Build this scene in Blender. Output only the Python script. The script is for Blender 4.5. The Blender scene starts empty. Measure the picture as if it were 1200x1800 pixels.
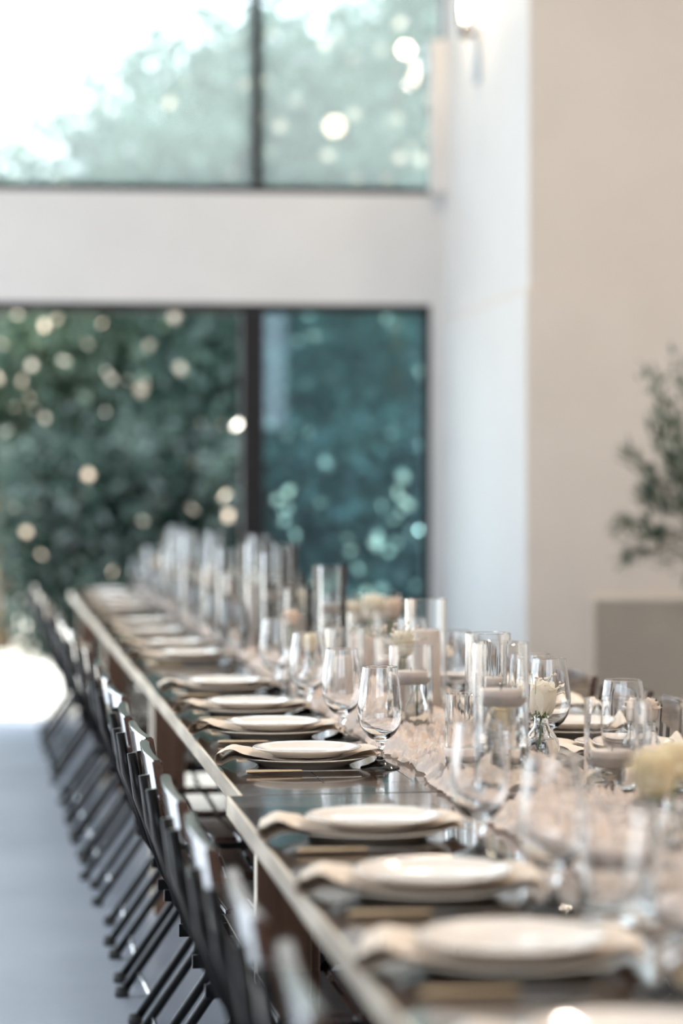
import bpy, bmesh, math, random
import numpy as np
from mathutils import Vector, Matrix
rnd = random.Random(7)
PI = math.pi
S = bpy.context.scene
COL = S.collection

# ------------------------------------------------------------------ camera
TH = math.radians(8.23)                      # tables run along +Y; camera is turned right of them
FW = Vector((math.sin(TH), math.cos(TH), 0)); RT = Vector((math.cos(TH), -math.sin(TH), 0))
CZ = 1.31
cam_d = bpy.data.cameras.new('camera'); cam = bpy.data.objects.new('camera', cam_d); COL.objects.link(cam)
cam.location = (0, 0, CZ); cam.rotation_euler = (PI/2, 0, -TH)
cam_d.sensor_fit = 'VERTICAL'; cam_d.sensor_height = 36; cam_d.sensor_width = 24; cam_d.lens = 85
cam_d.shift_y = -30/1800
cam_d.clip_end = 400
cam_d.dof.use_dof = True; cam_d.dof.focus_distance = 4.9; cam_d.dof.aperture_fstop = 1.8
S.camera = cam

# ------------------------------------------------------------------ world, sun, exposure
w = bpy.data.worlds.new('sky'); S.world = w; w.use_nodes = True
bg = w.node_tree.nodes['Background']
bg.inputs[0].default_value = (0.80, 0.90, 1.0, 1); bg.inputs[1].default_value = 3.8
sd = bpy.data.lights.new('sun', 'SUN'); sun = bpy.data.objects.new('sun', sd); COL.objects.link(sun)
sd.energy = 9; sd.angle = math.radians(0.6); sd.color = (1, 0.92, 0.80)
sun.rotation_euler = Vector((-0.82, 0.22, 0.85)).to_track_quat('Z', 'Y').to_euler()
sun.location = (-6, 30, 20)
S.view_settings.view_transform = 'Standard'; S.view_settings.look = 'None'
S.view_settings.exposure = 0.47; S.view_settings.gamma = 1; S.view_settings.use_curve_mapping = False
S.cycles.transparent_max_bounces = 40; S.cycles.max_bounces = 14; S.cycles.transmission_bounces = 14
S.cycles.caustics_reflective = False; S.cycles.caustics_refractive = True
S.cycles.sample_clamp_indirect = 6

def at(px, D, z=0.0):
    """point at depth D in front of the camera, in the column px of the 1200-wide frame"""
    p = FW*D + RT*((px-600)/4250*D); return Vector((p.x, p.y, z))
def YD(X, D): return D/math.cos(TH) - X*math.tan(TH)

# ------------------------------------------------------------------ materials
def nt(name):
    m = bpy.data.materials.new(name); m.use_nodes = True
    return m, m.node_tree.nodes, m.node_tree.links, m.node_tree.nodes['Principled BSDF']
def mat(name, col, rough=.5, metal=0, noise=None, col2=None, scale=(8,8,8), bump=0, spec=.5, coat=0, trans=0, sss=0, detail=4, lo=.35, hi=.65):
    m, N, L, b = nt(name)
    b.inputs['Base Color'].default_value = (*col, 1); b.inputs['Roughness'].default_value = rough
    b.inputs['Metallic'].default_value = metal; b.inputs['Specular IOR Level'].default_value = spec
    b.inputs['Coat Weight'].default_value = coat; b.inputs['Coat Roughness'].default_value = .05
    if sss:
        b.inputs['Subsurface Weight'].default_value = sss; b.inputs['Subsurface Radius'].default_value = (.02,.012,.008)
        b.inputs['Subsurface Scale'].default_value = .6
    if col2 or bump:
        tc = N.new('ShaderNodeTexCoord'); mp = N.new('ShaderNodeMapping'); no = N.new('ShaderNodeTexNoise')
        mp.inputs['Scale'].default_value = scale; no.inputs['Scale'].default_value = 1; no.inputs['Detail'].default_value = detail
        L.new(tc.outputs['Object'], mp.inputs[0]); L.new(mp.outputs[0], no.inputs['Vector'])
        if col2:
            r = N.new('ShaderNodeValToRGB'); r.color_ramp.elements[0].color = (*col,1); r.color_ramp.elements[1].color = (*col2,1)
            r.color_ramp.elements[0].position = lo; r.color_ramp.elements[1].position = hi
            L.new(no.outputs['Fac'], r.inputs[0]); L.new(r.outputs[0], b.inputs['Base Color'])
        if bump:
            bp = N.new('ShaderNodeBump'); bp.inputs['Strength'].default_value = bump; bp.inputs['Distance'].default_value = .01
            L.new(no.outputs['Fac'], bp.inputs['Height']); L.new(bp.outputs[0], b.inputs['Normal'])
    return m
def leafmat(name, col, col2, tr=.5, rough=.15, scale=3):
    m, N, L, b = nt(name)
    b.inputs['Roughness'].default_value = rough
    tc = N.new('ShaderNodeTexCoord'); no = N.new('ShaderNodeTexNoise'); no.inputs['Scale'].default_value = scale
    L.new(tc.outputs['Object'], no.inputs['Vector'])
    r = N.new('ShaderNodeValToRGB'); r.color_ramp.elements[0].color = (*col,1); r.color_ramp.elements[1].color = (*col2,1)
    r.color_ramp.elements[0].position = .35; r.color_ramp.elements[1].position = .65
    L.new(no.outputs['Fac'], r.inputs[0]); L.new(r.outputs[0], b.inputs['Base Color'])
    t = N.new('ShaderNodeBsdfTranslucent'); mx = N.new('ShaderNodeMixShader'); mx.inputs[0].default_value = tr
    L.new(r.outputs[0], t.inputs[0]); L.new(b.outputs[0], mx.inputs[1]); L.new(t.outputs[0], mx.inputs[2])
    L.new(mx.outputs[0], N['Material Output'].inputs[0])
    return m
def glassmat(name, ior=1.5, col=(1,1,1)):
    m = bpy.data.materials.new(name); m.use_nodes = True; N = m.node_tree.nodes; L = m.node_tree.links
    N.remove(N['Principled BSDF'])
    g = N.new('ShaderNodeBsdfGlass'); g.inputs['Roughness'].default_value = 0; g.inputs['IOR'].default_value = ior
    g.inputs['Color'].default_value = (*col,1); L.new(g.outputs[0], N['Material Output'].inputs[0]); return m
def thinglass(name, col=(1,1,1), ior=1.5, haze=0.0, hazecol=(.8,.85,.85)):
    """thin pane or thin wall of glass: clear film with Fresnel reflection, optional dust standing in for glare"""
    m = bpy.data.materials.new(name); m.use_nodes = True; N = m.node_tree.nodes; L = m.node_tree.links
    N.remove(N['Principled BSDF'])
    t = N.new('ShaderNodeBsdfTransparent'); t.inputs[0].default_value = (*col,1)
    g = N.new('ShaderNodeBsdfGlossy'); g.inputs['Roughness'].default_value = 0.0
    f = N.new('ShaderNodeFresnel'); f.inputs[0].default_value = ior
    mx = N.new('ShaderNodeMixShader'); L.new(f.outputs[0], mx.inputs[0]); L.new(t.outputs[0], mx.inputs[1]); L.new(g.outputs[0], mx.inputs[2])
    out = mx
    if haze:
        d = N.new('ShaderNodeBsdfTranslucent'); d.inputs[0].default_value = (*hazecol,1)
        m2 = N.new('ShaderNodeMixShader'); m2.inputs[0].default_value = haze
        L.new(mx.outputs[0], m2.inputs[1]); L.new(d.outputs[0], m2.inputs[2]); out = m2
    L.new(out.outputs[0], N['Material Output'].inputs[0]); return m
def emit(name, col, s):
    m = bpy.data.materials.new(name); m.use_nodes = True; N = m.node_tree.nodes; L = m.node_tree.links
    N.remove(N['Principled BSDF']); e = N.new('ShaderNodeEmission'); e.inputs[0].default_value = (*col,1); e.inputs[1].default_value = s
    L.new(e.outputs[0], N['Material Output'].inputs[0]); return m

M = {}
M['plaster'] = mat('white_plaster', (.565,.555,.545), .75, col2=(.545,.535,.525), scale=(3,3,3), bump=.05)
M['plaster_warm'] = mat('warm_room_lit_plaster', (.55,.505,.46), .75, col2=(.53,.485,.44), scale=(3,3,3), bump=.05)  # plaster colour warmed to carry the room light
M['ceiling'] = mat('ceiling_paint', (.80,.78,.75), .8, bump=.03, scale=(5,5,5))
M['frame'] = mat('black_metal', (.006,.005,.006), .45, spec=.25)
M['floor'] = mat('polished_concrete', (.36,.40,.47), .26, col2=(.44,.48,.56), scale=(.9,.9,.9), bump=.02, detail=8)
M['patio'] = mat('patio_concrete', (.62,.61,.58), .8, col2=(.55,.54,.50), scale=(2,2,2), bump=.2)
M['gravel'] = mat('pale_gravel', (.70,.66,.58), .9, col2=(.5,.47,.4), scale=(14,14,14), bump=.5)
M['top'] = mat('dark_stained_wood', (.045,.030,.024), .10, col2=(.085,.058,.045), scale=(30,2.2,30), bump=.03, coat=.6, spec=.6)
M['top_end'] = mat('dark_stained_cross_grain', (.050,.036,.030), .14, col2=(.11,.082,.066), scale=(2.2,34,30), bump=.04, coat=.5, spec=.6)
M['edge'] = mat('side_lit_edge_wood', (.60,.52,.40), .40, col2=(.76,.68,.55), scale=(40,5,40), bump=.15)  # wood paled to carry the light on table edges and leg sides
M['tleg'] = mat('brown_leg_wood', (.13,.065,.040), .45, col2=(.20,.11,.07), scale=(20,20,2), bump=.08)
M['apron'] = mat('dark_apron_wood', (.05,.028,.02), .5, col2=(.08,.045,.03), scale=(20,2,20))
M['chair_metal'] = mat('black_chair_steel', (.003,.003,.004), .30, spec=.22)
M['chair_wood'] = mat('varnished_brown_slat', (.050,.022,.014), .25, col2=(.085,.040,.024), scale=(40,4,40), bump=.02, coat=1, spec=.8)
M['rubber'] = mat('black_rubber', (.02,.02,.02), .6)
M['steel'] = mat('bright_steel', (.75,.75,.76), .18, 1)
M['porcelain'] = mat('cream_porcelain', (.80,.73,.665), .12, spec=.6, coat=.4)
M['porcelain2'] = mat('ivory_porcelain', (.74,.68,.59), .14, spec=.6, coat=.4)
M['napkin'] = mat('taupe_cotton', (.77,.67,.57), .65, col2=(.73,.63,.53), scale=(60,60,60), bump=.25)
M['gold'] = mat('champagne_gold_metal', (.72,.55,.36), .25, 1)
M['blade'] = mat('polished_blade', (.78,.76,.72), .12, 1)
M['glass'] = glassmat('clear_glass', 1.48, (1,1,1))
M['water'] = glassmat('water', 1.33, (.985,1,1))
M['thin'] = thinglass('thin_vase_glass', (.985,.99,.99), 1.6)
M['pane'] = thinglass('window_pane_glare', (.92,.96,.95), 1.5, .13, (.84,.86,.82))  # upper glass milky: glare put in as a translucent mix
M['pane_blue'] = thinglass('window_pane_tinted', (.58,.82,.88), 1.55, .015, (.2,.45,.6))
M['candle'] = mat('blush_wax', (.86,.74,.66), .5, sss=.3)
M['wick'] = mat('wick', (.05,.04,.03), .9)
M['rose'] = leafmat('cream_petal', (.86,.80,.66), (.90,.84,.74), .35, .6, 20)
M['rose_y'] = leafmat('butter_petal', (.88,.76,.50), (.90,.80,.60), .35, .6, 20)
M['rose_p'] = leafmat('blush_petal', (.86,.72,.60), (.88,.77,.66), .35, .6, 20)
M['stem'] = mat('green_stem', (.10,.17,.05), .5)
M['tiny'] = leafmat('tiny_white_bloom', (.86,.80,.72), (.80,.70,.60), .3, .7, 30)
M['runner'] = leafmat('blush_gauze', (.78,.65,.57), (.88,.77,.70), .25, .9, 14)
M['leafA'] = leafmat('leaf_teal_green', (.04,.08,.07), (.15,.235,.20), .45, .16, 1.2)
M['leafB'] = leafmat('leaf_olive_green', (.05,.085,.06), (.14,.20,.14), .5, .16, 1.2)
M['leafC'] = leafmat('leaf_dark', (.012,.026,.022), (.065,.105,.092), .3, .16, 1.2)
M['blossom'] = leafmat('glint_blossom', (.93,.84,.70), (.90,.72,.56), .5, .6, 3)  # added petals standing in for sun glints among the leaves
M['olive'] = leafmat('olive_leaf', (.045,.08,.05), (.12,.18,.13), .3, .45, 14)
M['bark'] = mat('bark', (.13,.09,.06), .9, col2=(.2,.15,.1), scale=(10,10,3), bump=.5)
M['pot'] = mat('woven_pot', (.42,.34,.25), .8, col2=(.3,.23,.16), scale=(30,30,60), bump=.4)
M['soil'] = mat('soil', (.04,.03,.02), .95, bump=.5, scale=(30,30,30))
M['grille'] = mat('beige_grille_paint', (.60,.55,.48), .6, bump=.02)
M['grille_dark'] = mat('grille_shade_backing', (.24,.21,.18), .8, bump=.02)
M['bulb'] = emit('glowing_bulb', (1,.78,.52), 60)
M['lampglass'] = thinglass('sconce_glass', (1,1,1), 1.5)
M['nickel'] = mat('aged_nickel', (.22,.24,.27), .4, .8)
M['silver'] = mat('brushed_nickel', (.45,.47,.50), .35, 1)

# ------------------------------------------------------------------ helpers
def link(name, me, m=None, parent=None, loc=None, rot=None):
    o = bpy.data.objects.new(name, me); COL.objects.link(o)
    if me is not None and m is not None and len(me.materials) == 0: me.materials.append(m)
    if parent: o.parent = parent
    if loc is not None: o.location = loc
    if rot is not None: o.rotation_euler = rot
    return o
def smooth(me, ang=None):
    me.shade_smooth()
    if ang:
        try: me.set_sharp_from_angle(angle=math.radians(ang))
        except Exception: pass
def tomesh(bm, name, sm=False, ang=None):
    me = bpy.data.meshes.new(name); bm.normal_update(); bm.to_mesh(me); bm.free()
    if sm: smooth(me, ang)
    return me
def tag(o, label, cat, group=None, kind=None):
    if label: o['label'] = label
    if cat: o['category'] = cat
    if group: o['group'] = group
    if kind: o['kind'] = kind
    return o
def thing(name, label, cat, loc=(0,0,0), rz=0, group=None):
    o = bpy.data.objects.new(name, None); COL.objects.link(o); o.location = loc; o.rotation_euler = (0,0,rz)
    o.empty_display_size = .05
    return tag(o, label, cat, group)
def dup(root, loc, rz=None, label=None, group=None, scale=None):
    r = root.copy(); COL.objects.link(r); r.location = loc
    if rz is not None: r.rotation_euler = (r.rotation_euler[0], r.rotation_euler[1], rz)
    if label: r['label'] = label
    if group: r['group'] = group
    if scale: r.scale = scale
    for ch in KIDS.get(root.name, []):
        c = ch.copy(); COL.objects.link(c); c.parent = r
        for g in KIDS.get(ch.name, []):
            d = g.copy(); COL.objects.link(d); d.parent = c
    return r
KIDS = {}
def part(name, me, m, parent, loc=None, rot=None):
    o = link(name, me, m, parent, loc, rot); KIDS.setdefault(parent.name, []).append(o); return o
def box_bm(bm, cx, cy, cz, sx, sy, sz, bev=0, rot=None):
    mt = Matrix.Translation((cx,cy,cz))
    if rot is not None: mt = mt @ rot
    r = bmesh.ops.create_cube(bm, size=1, matrix=mt @ Matrix.Diagonal((sx,sy,sz,1)))
    if bev:
        es = list({e for v in r['verts'] for e in v.link_edges})
        bmesh.ops.bevel(bm, geom=es, offset=bev, segments=2, affect='EDGES', profile=.6)
def box(name, a, b, bev=0):
    """mesh box between corners a and b"""
    bm = bmesh.new(); c = [(a[i]+b[i])/2 for i in range(3)]; s = [abs(b[i]-a[i]) for i in range(3)]
    box_bm(bm, *c, *s, bev); return tomesh(bm, name)
def struct(name, me, m, loc=None, rot=None):
    o = link(name, me, m, None, loc, rot); o['kind'] = 'structure'; return o
def tube(bm, pts, r, n=10, caps=True, radii=None):
    pts = [Vector(p) for p in pts]; rings = []
    for i, p in enumerate(pts):
        d = (pts[min(i+1,len(pts)-1)] - pts[max(i-1,0)]).normalized()
        up = Vector((0,0,1)) if abs(d.z) < .95 else Vector((0,1,0))
        a = d.cross(up).normalized(); b = d.cross(a).normalized()
        rr = radii[i] if radii else r
        rings.append([bm.verts.new(p + a*math.cos(2*PI*k/n)*rr + b*math.sin(2*PI*k/n)*rr) for k in range(n)])
    for i in range(len(rings)-1):
        for k in range(n):
            bm.faces.new((rings[i][k], rings[i][(k+1)%n], rings[i+1][(k+1)%n], rings[i+1][k]))
    if caps:
        bm.faces.new(rings[0][::-1]); bm.faces.new(rings[-1])
def lathe(name, prof, n=40, sm=True, ang=None):
    """prof: list of (r,z); r=0 ends are closed with fans"""
    bm = bmesh.new(); rings = []
    for r, z in prof:
        if r < 1e-6: rings.append([bm.verts.new((0,0,z))])
        else: rings.append([bm.verts.new((r*math.cos(2*PI*k/n), r*math.sin(2*PI*k/n), z)) for k in range(n)])
    for i in range(len(rings)-1):
        A, B = rings[i], rings[i+1]
        for k in range(n):
            k2 = (k+1) % n
            if len(A) == 1 and len(B) == 1: continue
            if len(A) == 1: bm.faces.new((A[0], B[k], B[k2]))
            elif len(B) == 1: bm.faces.new((A[k], A[k2], B[0]))
            else: bm.faces.new((A[k], A[k2], B[k2], B[k]))
    bmesh.ops.recalc_face_normals(bm, faces=bm.faces)
    return tomesh(bm, name, sm, ang)
ORD = ['first','second','third','fourth','fifth','sixth','seventh','eighth','ninth','tenth','eleventh','twelfth','thirteenth','fourteenth','fifteenth','sixteenth','seventeenth','eighteenth','nineteenth','twentieth','twenty-first','twenty-second','twenty-third','twenty-fourth','twenty-fifth','twenty-sixth','twenty-seventh','twenty-eighth','twenty-ninth','thirtieth']

# ------------------------------------------------------------------ ROOM
XL, XR, YB, ZC = -5.2, 6.5, -4.0, 5.6
# far (window) wall frame of reference
WA = math.radians(5.7)
U = RT*math.cos(WA) + FW*math.sin(WA); UA = math.atan2(U.y, U.x)
W0 = at(600, 14.2)                           # a point on the inner face
WN = Vector((-U.y, U.x, 0))                  # outwards
def wu(px):                                  # column of the photo -> distance along the wall
    k = (px-600)/4250; d = FW + RT*k
    # solve d*t = W0 + U*s
    det = d.x*(-U.y) + d.y*U.x
    t = (W0.x*(-U.y) + W0.y*U.x)/det
    return (d*t - W0).dot(U), t
def wz(px, py): return CZ + (870-py)/4250*wu(px)[1]
def wbox(name, u0, u1, z0, z1, n0, n1, m, bev=0, st=True, parent=None):
    me = box(name, (u0, n0, z0), (u1, n1, z1), bev)
    if parent is None:
        o = link(name, me, m, None, (W0.x, W0.y, 0), (0,0,UA)); o['kind'] = 'structure'; return o
    return part(name, me, m, parent)
uL = -7.0
bm = bmesh.new()
c = [(XL-.2,YB-.2)] + [(XR+.2,YB-.2)] + [((W0+U*q+WN*.08).x, (W0+U*q+WN*.08).y) for q in (5.0,-7.5)]
f = bm.faces.new([bm.verts.new((x,y,0)) for x,y in c]); r = bmesh.ops.extrude_face_region(bm, geom=[f])
bmesh.ops.translate(bm, vec=(0,0,-.2), verts=[v for v in r['geom'] if isinstance(v, bmesh.types.BMVert)]); bmesh.ops.recalc_face_normals(bm, faces=bm.faces)
struct('floor', tomesh(bm,'floor'), M['floor'])
z_head = wz(400, 533); z_sill2 = wz(400, 338); z_top = 5.0
u_r = wu(757)[0]; u_m = wu(445)[0]; u_up = wu(787)[0]; u_um = wu(452)[0]
struct_wall = wbox('wall_far', uL, 4.5, z_head, z_sill2, 0, .25, M['plaster'])
wbox('wall_far_top', uL, 4.5, z_top, ZC, 0, .25, M['plaster'])
wbox('wall_far_right', u_up, 4.5, z_sill2, z_top, 0, .25, M['plaster'])
wbox('wall_far_low_right', u_r, 4.5, 0, z_head, 0, .25, M['plaster'])
wbox('wall_far_left', uL, -4.9, 0, z_head, 0, .25, M['plaster'])
wbox('wall_far_jamb', u_r-.01, u_up+.2, z_sill2, wz(775,75), -.10, .0, M['plaster'])
# upper window
win = thing('window_1', 'wide black framed upper window above the cream wall band', None, (W0.x, W0.y, 0), UA); win['kind'] = 'structure'
fw = .045
part('window_frame', box('sill_rail', (uL, .02, z_sill2), (u_up, .14, z_sill2+fw)), M['frame'], win)
part('window_frame', box('head_rail', (uL, .02, z_top-fw), (u_up, .14, z_top)), M['frame'], win)
part('mullion', box('mullion', (u_um-.03, .02, z_sill2+fw), (u_um+.03, .14, z_top-fw)), M['frame'], win)
part('mullion', box('mullion', (u_um-2.8, .02, z_sill2+fw), (u_um-2.73, .14, z_top-fw)), M['frame'], win)
part('window_frame', box('jamb_rail', (u_up-.03, .02, z_sill2+fw), (u_up, .14, z_top-fw)), M['frame'], win)
for a, b in ((uL, u_um-2.8), (u_um-2.73, u_um-.03), (u_um+.03, u_up-.03)):
    part('pane', box('pane', (a, .075, z_sill2+fw), (b, .0752, z_top-fw)), M['pane'], win)
# lower sliding doors: left bay open, right bay glazed
dr = thing('door_1', 'black framed glass sliding door under the wall band', None, (W0.x, W0.y, 0), UA); dr['kind'] = 'structure'
part('door_frame', box('head', (-4.9, .01, z_head-.05), (u_r, .16, z_head)), M['frame'], dr)
part('door_frame', box('jamb', (u_r-.04, .01, .0), (u_r, .16, z_head-.05)), M['frame'], dr)
part('mullion', box('post', (u_m-.065, .01, 0), (u_m+.065, .16, z_head-.05), .004), M['frame'], dr)
part('mullion', box('post2', (u_m-2.9, .01, 0), (u_m-2.8, .16, z_head-.05), .004), M['frame'], dr)
part('bottom_rail', box('brail', (u_m+.065, .04, 0.02), (u_r-.04, .12, .12)), M['frame'], dr)
part('pane', box('pane', (u_m+.065, .08, .12), (u_r-.04, .0802, z_head-.05)), M['pane_blue'], dr)
part('track', box('track', (-4.9, .03, 0.0), (u_r, .12, .012)), M['silver'], dr)

# right bulkhead (white side face, front face tinted with warm room light)
PX = at(775, 14.35).x; DN = 4250*PX/math.cos(TH)/942.5
yN = YD(PX, DN); yF = at(775, 14.4).y + .1
zt = CZ + 358/4250*DN
def bulkhead(name, x0, y0, z0, z1, bev=.004):
    bm = bmesh.new(); box_bm(bm, (x0+XR)/2, (y0+yF)/2, (z0+z1)/2, XR-x0, yF-y0, z1-z0, bev)
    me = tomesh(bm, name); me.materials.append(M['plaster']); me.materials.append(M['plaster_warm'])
    for p in me.polygons: p.material_index = 1 if p.normal.y < -.5 else 0  # front face takes the warm copy, room light put into its colour
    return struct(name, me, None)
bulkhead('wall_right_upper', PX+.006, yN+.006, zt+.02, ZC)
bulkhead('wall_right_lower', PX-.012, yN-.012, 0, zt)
struct('trim_1', box('trim', (PX-.002, yN-.002, zt-.003), (XR, yF, zt+.023)), M['plaster_warm'])
# rest of the shell, out of frame
struct('wall_right', box('wr', (XR, YB, 0), (XR+.2, yN, ZC)), M['plaster_warm'])
struct('ceiling', box('ceiling', (XL-.2, YB-.2, ZC), (XR+.2, 15.2, ZC+.2)), M['ceiling'])
struct('wall_back', box('wb', (XL, YB-.2, 0), (XR, YB, 2.2)), M['plaster_warm'])
struct('wall_back_top', box('wbt', (XL, YB-.2, 4.8), (XR, YB, ZC)), M['plaster_warm'])  # gap beneath is an added opening that brightens room and glass reflections
struct('wall_back_right', box('wbr', (2.3, YB-.2, 2.2), (XR, YB, 4.8)), M['plaster_warm'])
for i, x in enumerate((-5.2, -1.3)):
    struct('trim_%d' % (i+12), box('pier', (x, YB-.2, 2.2), (x+.4, YB, 4.8)), M['plaster_warm'])
# left wall: big window openings
struct('wall_left', box('wl', (XL-.2, YB, 0), (XL, 14.5, .3)), M['plaster'])
struct('wall_left_top', box('wlt', (XL-.2, YB, 5.0), (XL, 14.5, ZC)), M['plaster'])
struct('wall_left_near', box('wln', (XL-.2, YB, .3), (XL, 4.6, 5.0)), M['plaster'])
for i, y in enumerate((7.8, 11.0, 14.15)):
    struct('trim_%d' % (i+2), box('pier', (XL-.2, y, .3), (XL, y+.35, 5.0)), M['plaster'])
# baseboard on the bulkhead front
struct('baseboard_right', box('bb', (PX-.02, yN-.025, 0), (XR, yN-.012, .12)), M['plaster_warm'])

# return-air grille on the warm-lit wall
gx0 = None
def xwall(px, Y):                            # X on the plane y = Y seen in column px
    k = (px-600)/4250; d = FW + RT*k; return d.x/d.y*Y
yg = yN-.012
g0 = xwall(1036, yg-.02); g1 = g0+1.25
gD = yg*math.cos(TH) + g0*math.sin(TH)
gz = CZ - (1047-870)/4250*gD
gr = thing('wall_grille', 'beige louvred return air grille low on the warm lit wall', 'grille', (g0, yg, .14))
H = gz-.14
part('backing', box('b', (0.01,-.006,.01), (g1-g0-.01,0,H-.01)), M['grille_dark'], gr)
part('frame', box('f', (0,-.03,0), (.025,0,H), .002), M['grille'], gr); part('frame', box('f', (g1-g0-.025,-.03,0), (g1-g0,0,H), .002), M['grille'], gr)
part('frame', box('f', (.025,-.03,H-.025), (g1-g0-.025,0,H), .002), M['grille'], gr); part('frame', box('f', (.025,-.03,0), (g1-g0-.025,0,.025), .002), M['grille'], gr)
bm = bmesh.new(); z = .035
while z < H-.035:
    box_bm(bm, (g1-g0)/2, -.016, z, g1-g0-.05, .018, .004, rot=Matrix.Rotation(math.radians(-38), 4, 'X')); z += .0175
o = part('louvres', tomesh(bm, 'louvres'), M['grille'], gr); o['kind'] = 'stuff'

# wall sconce on the white face
sD = 4250*PX/math.cos(TH)/(838+14.5); sy = YD(PX, sD); sz = CZ + (870-60)/4250*sD
sc = thing('wall_sconce', 'slim nickel and black wall sconce with glowing bulb on white wall', 'wall light', (PX+.006, sy, sz))
part('backplate', box('bp', (-.016,-.06,-.27), (0,.06,.55), .003), M['nickel'], sc)
bm = bmesh.new(); tube(bm, [(0,0,0),(-.075,0,0)], .014); bmesh.ops.create_uvsphere(bm, u_segments=16, v_segments=10, radius=.028, matrix=Matrix.Translation((-.075,0,0)))
tube(bm, [(-.075,0,0),(-.075,0,.04)], .012)
part('arm', tomesh(bm, 'arm', True), M['frame'], sc)
sh = part('glass_shade', lathe('shade', [(.012,.03),(.032,.035),(.034,.05),(.034,.24),(.031,.24),(.031,.05),(.012,.04)]), M['lampglass'], sc, (-.075,0,0))
part('bulb', lathe('bulb', [(0,.075),(.012,.08),(.014,.12),(.026,.16),(.024,.20),(.012,.22),(0,.225)]), M['bulb'], sc, (-.075,0,0))
pl = bpy.data.lights.new('sconce_glow', 'POINT'); pl.energy = 14; pl.color = (1,.75,.5); pl.shadow_soft_size = .04
lo = bpy.data.objects.new('sconce_glow', pl); COL.objects.link(lo); lo.location = (PX-.13, sy, sz+.3)

# pendant lamp inside the room: its mirror image shows in the upper pane
kdir = FW + RT*((588-600)/4250); Vz = 20.5
Pv = kdir*Vz; dist = (Pv - W0).dot(WN) - .075; Pr = Pv - WN*2*dist; zz = CZ + (870-222)/4250*Vz
pe = thing('pendant_lamp', 'glass globe pendant lamp hanging from the ceiling over the tables', 'lamp', (Pr.x, Pr.y, zz))
part('bulb', lathe('globe', [(0,-.07)]+[(.07*math.sin(t),-.07*math.cos(t)) for t in [PI*k/12 for k in range(1,12)]]+[(0,.07)]), M['bulb'], pe)
bm = bmesh.new(); tube(bm, [(0,0,.14),(0,0,ZC-zz)], .004); part('cord', tomesh(bm,'cord'), M['frame'], pe)
part('socket', lathe('socket', [(0,.14),(.02,.135),(.028,.09),(.028,.062),(0,.062)]), M['frame'], pe)
# warm interior lamps over the room (ceiling down lights)
for i, (x, y) in enumerate([(3.5,3.5),(3.5,8.0),(4.5,-1.0)]):
    t = thing('ceiling_lamp', 'round flush ceiling lamp, %s from the far wall' % ['second','first','third','fourth'][i], 'lamp', (x,y,ZC), 0, 'flush ceiling lamps')
    part('rim', lathe('rim', [(.20,0),(.21,-.03),(.19,-.04),(.18,-.01)]), M['silver'], t)
    part('diffuser', lathe('diff', [(0,-.035),(.19,-.03),(.19,-.01),(0,-.01)]), emit('diffuser_glow', (1,.80,.60), 3), t)
    al = bpy.data.lights.new('ceiling_lamp_light','AREA'); al.shape='DISK'; al.size=.4; al.energy=98; al.color=(1,.84,.68)
    a = bpy.data.objects.new('ceiling_lamp_light', al); COL.objects.link(a); a.location=(x,y,ZC-.06)

# ------------------------------------------------------------------ OUTSIDE
wbox('patio', -16, 12, -.2, -.004, .08, 6.4, M['patio'])
struct('ground', box('ground', (-60, 20, -.3), (60, 90, -.05)), M['gravel'])
struct('ground_side', box('ground_s', (-40, -12, -.3), (XL-.4, 20, -.25)), M['patio'])
def leaves_mesh(name, pts, size, rng, droop=.5, flat=.45):
    n = len(pts); pts = np.asarray(pts)
    a = rng.normal(size=(n,3)); a[:,2] -= droop; a /= np.linalg.norm(a,axis=1)[:,None]
    b = rng.normal(size=(n,3)); b -= (b*a).sum(1)[:,None]*a; b /= np.linalg.norm(b,axis=1)[:,None]
    c = np.cross(a,b)
    s = size*rng.uniform(.6,1.3,n)[:,None]
    v = np.stack([pts, pts + a*s*.5 + b*s*flat*.5 + c*s*.08, pts + a*s, pts + a*s*.5 - b*s*flat*.5 + c*s*.08], 1).reshape(-1,3)
    me = bpy.data.meshes.new(name)
    me.vertices.add(4*n); me.vertices.foreach_set('co', v.ravel())
    me.loops.add(4*n); me.loops.foreach_set('vertex_index', np.arange(4*n))
    me.polygons.add(n); me.polygons.foreach_set('loop_start', np.arange(0,4*n,4)); me.polygons.foreach_set('loop_total', np.full(n,4))
    me.update(); me.validate(); return me
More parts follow.
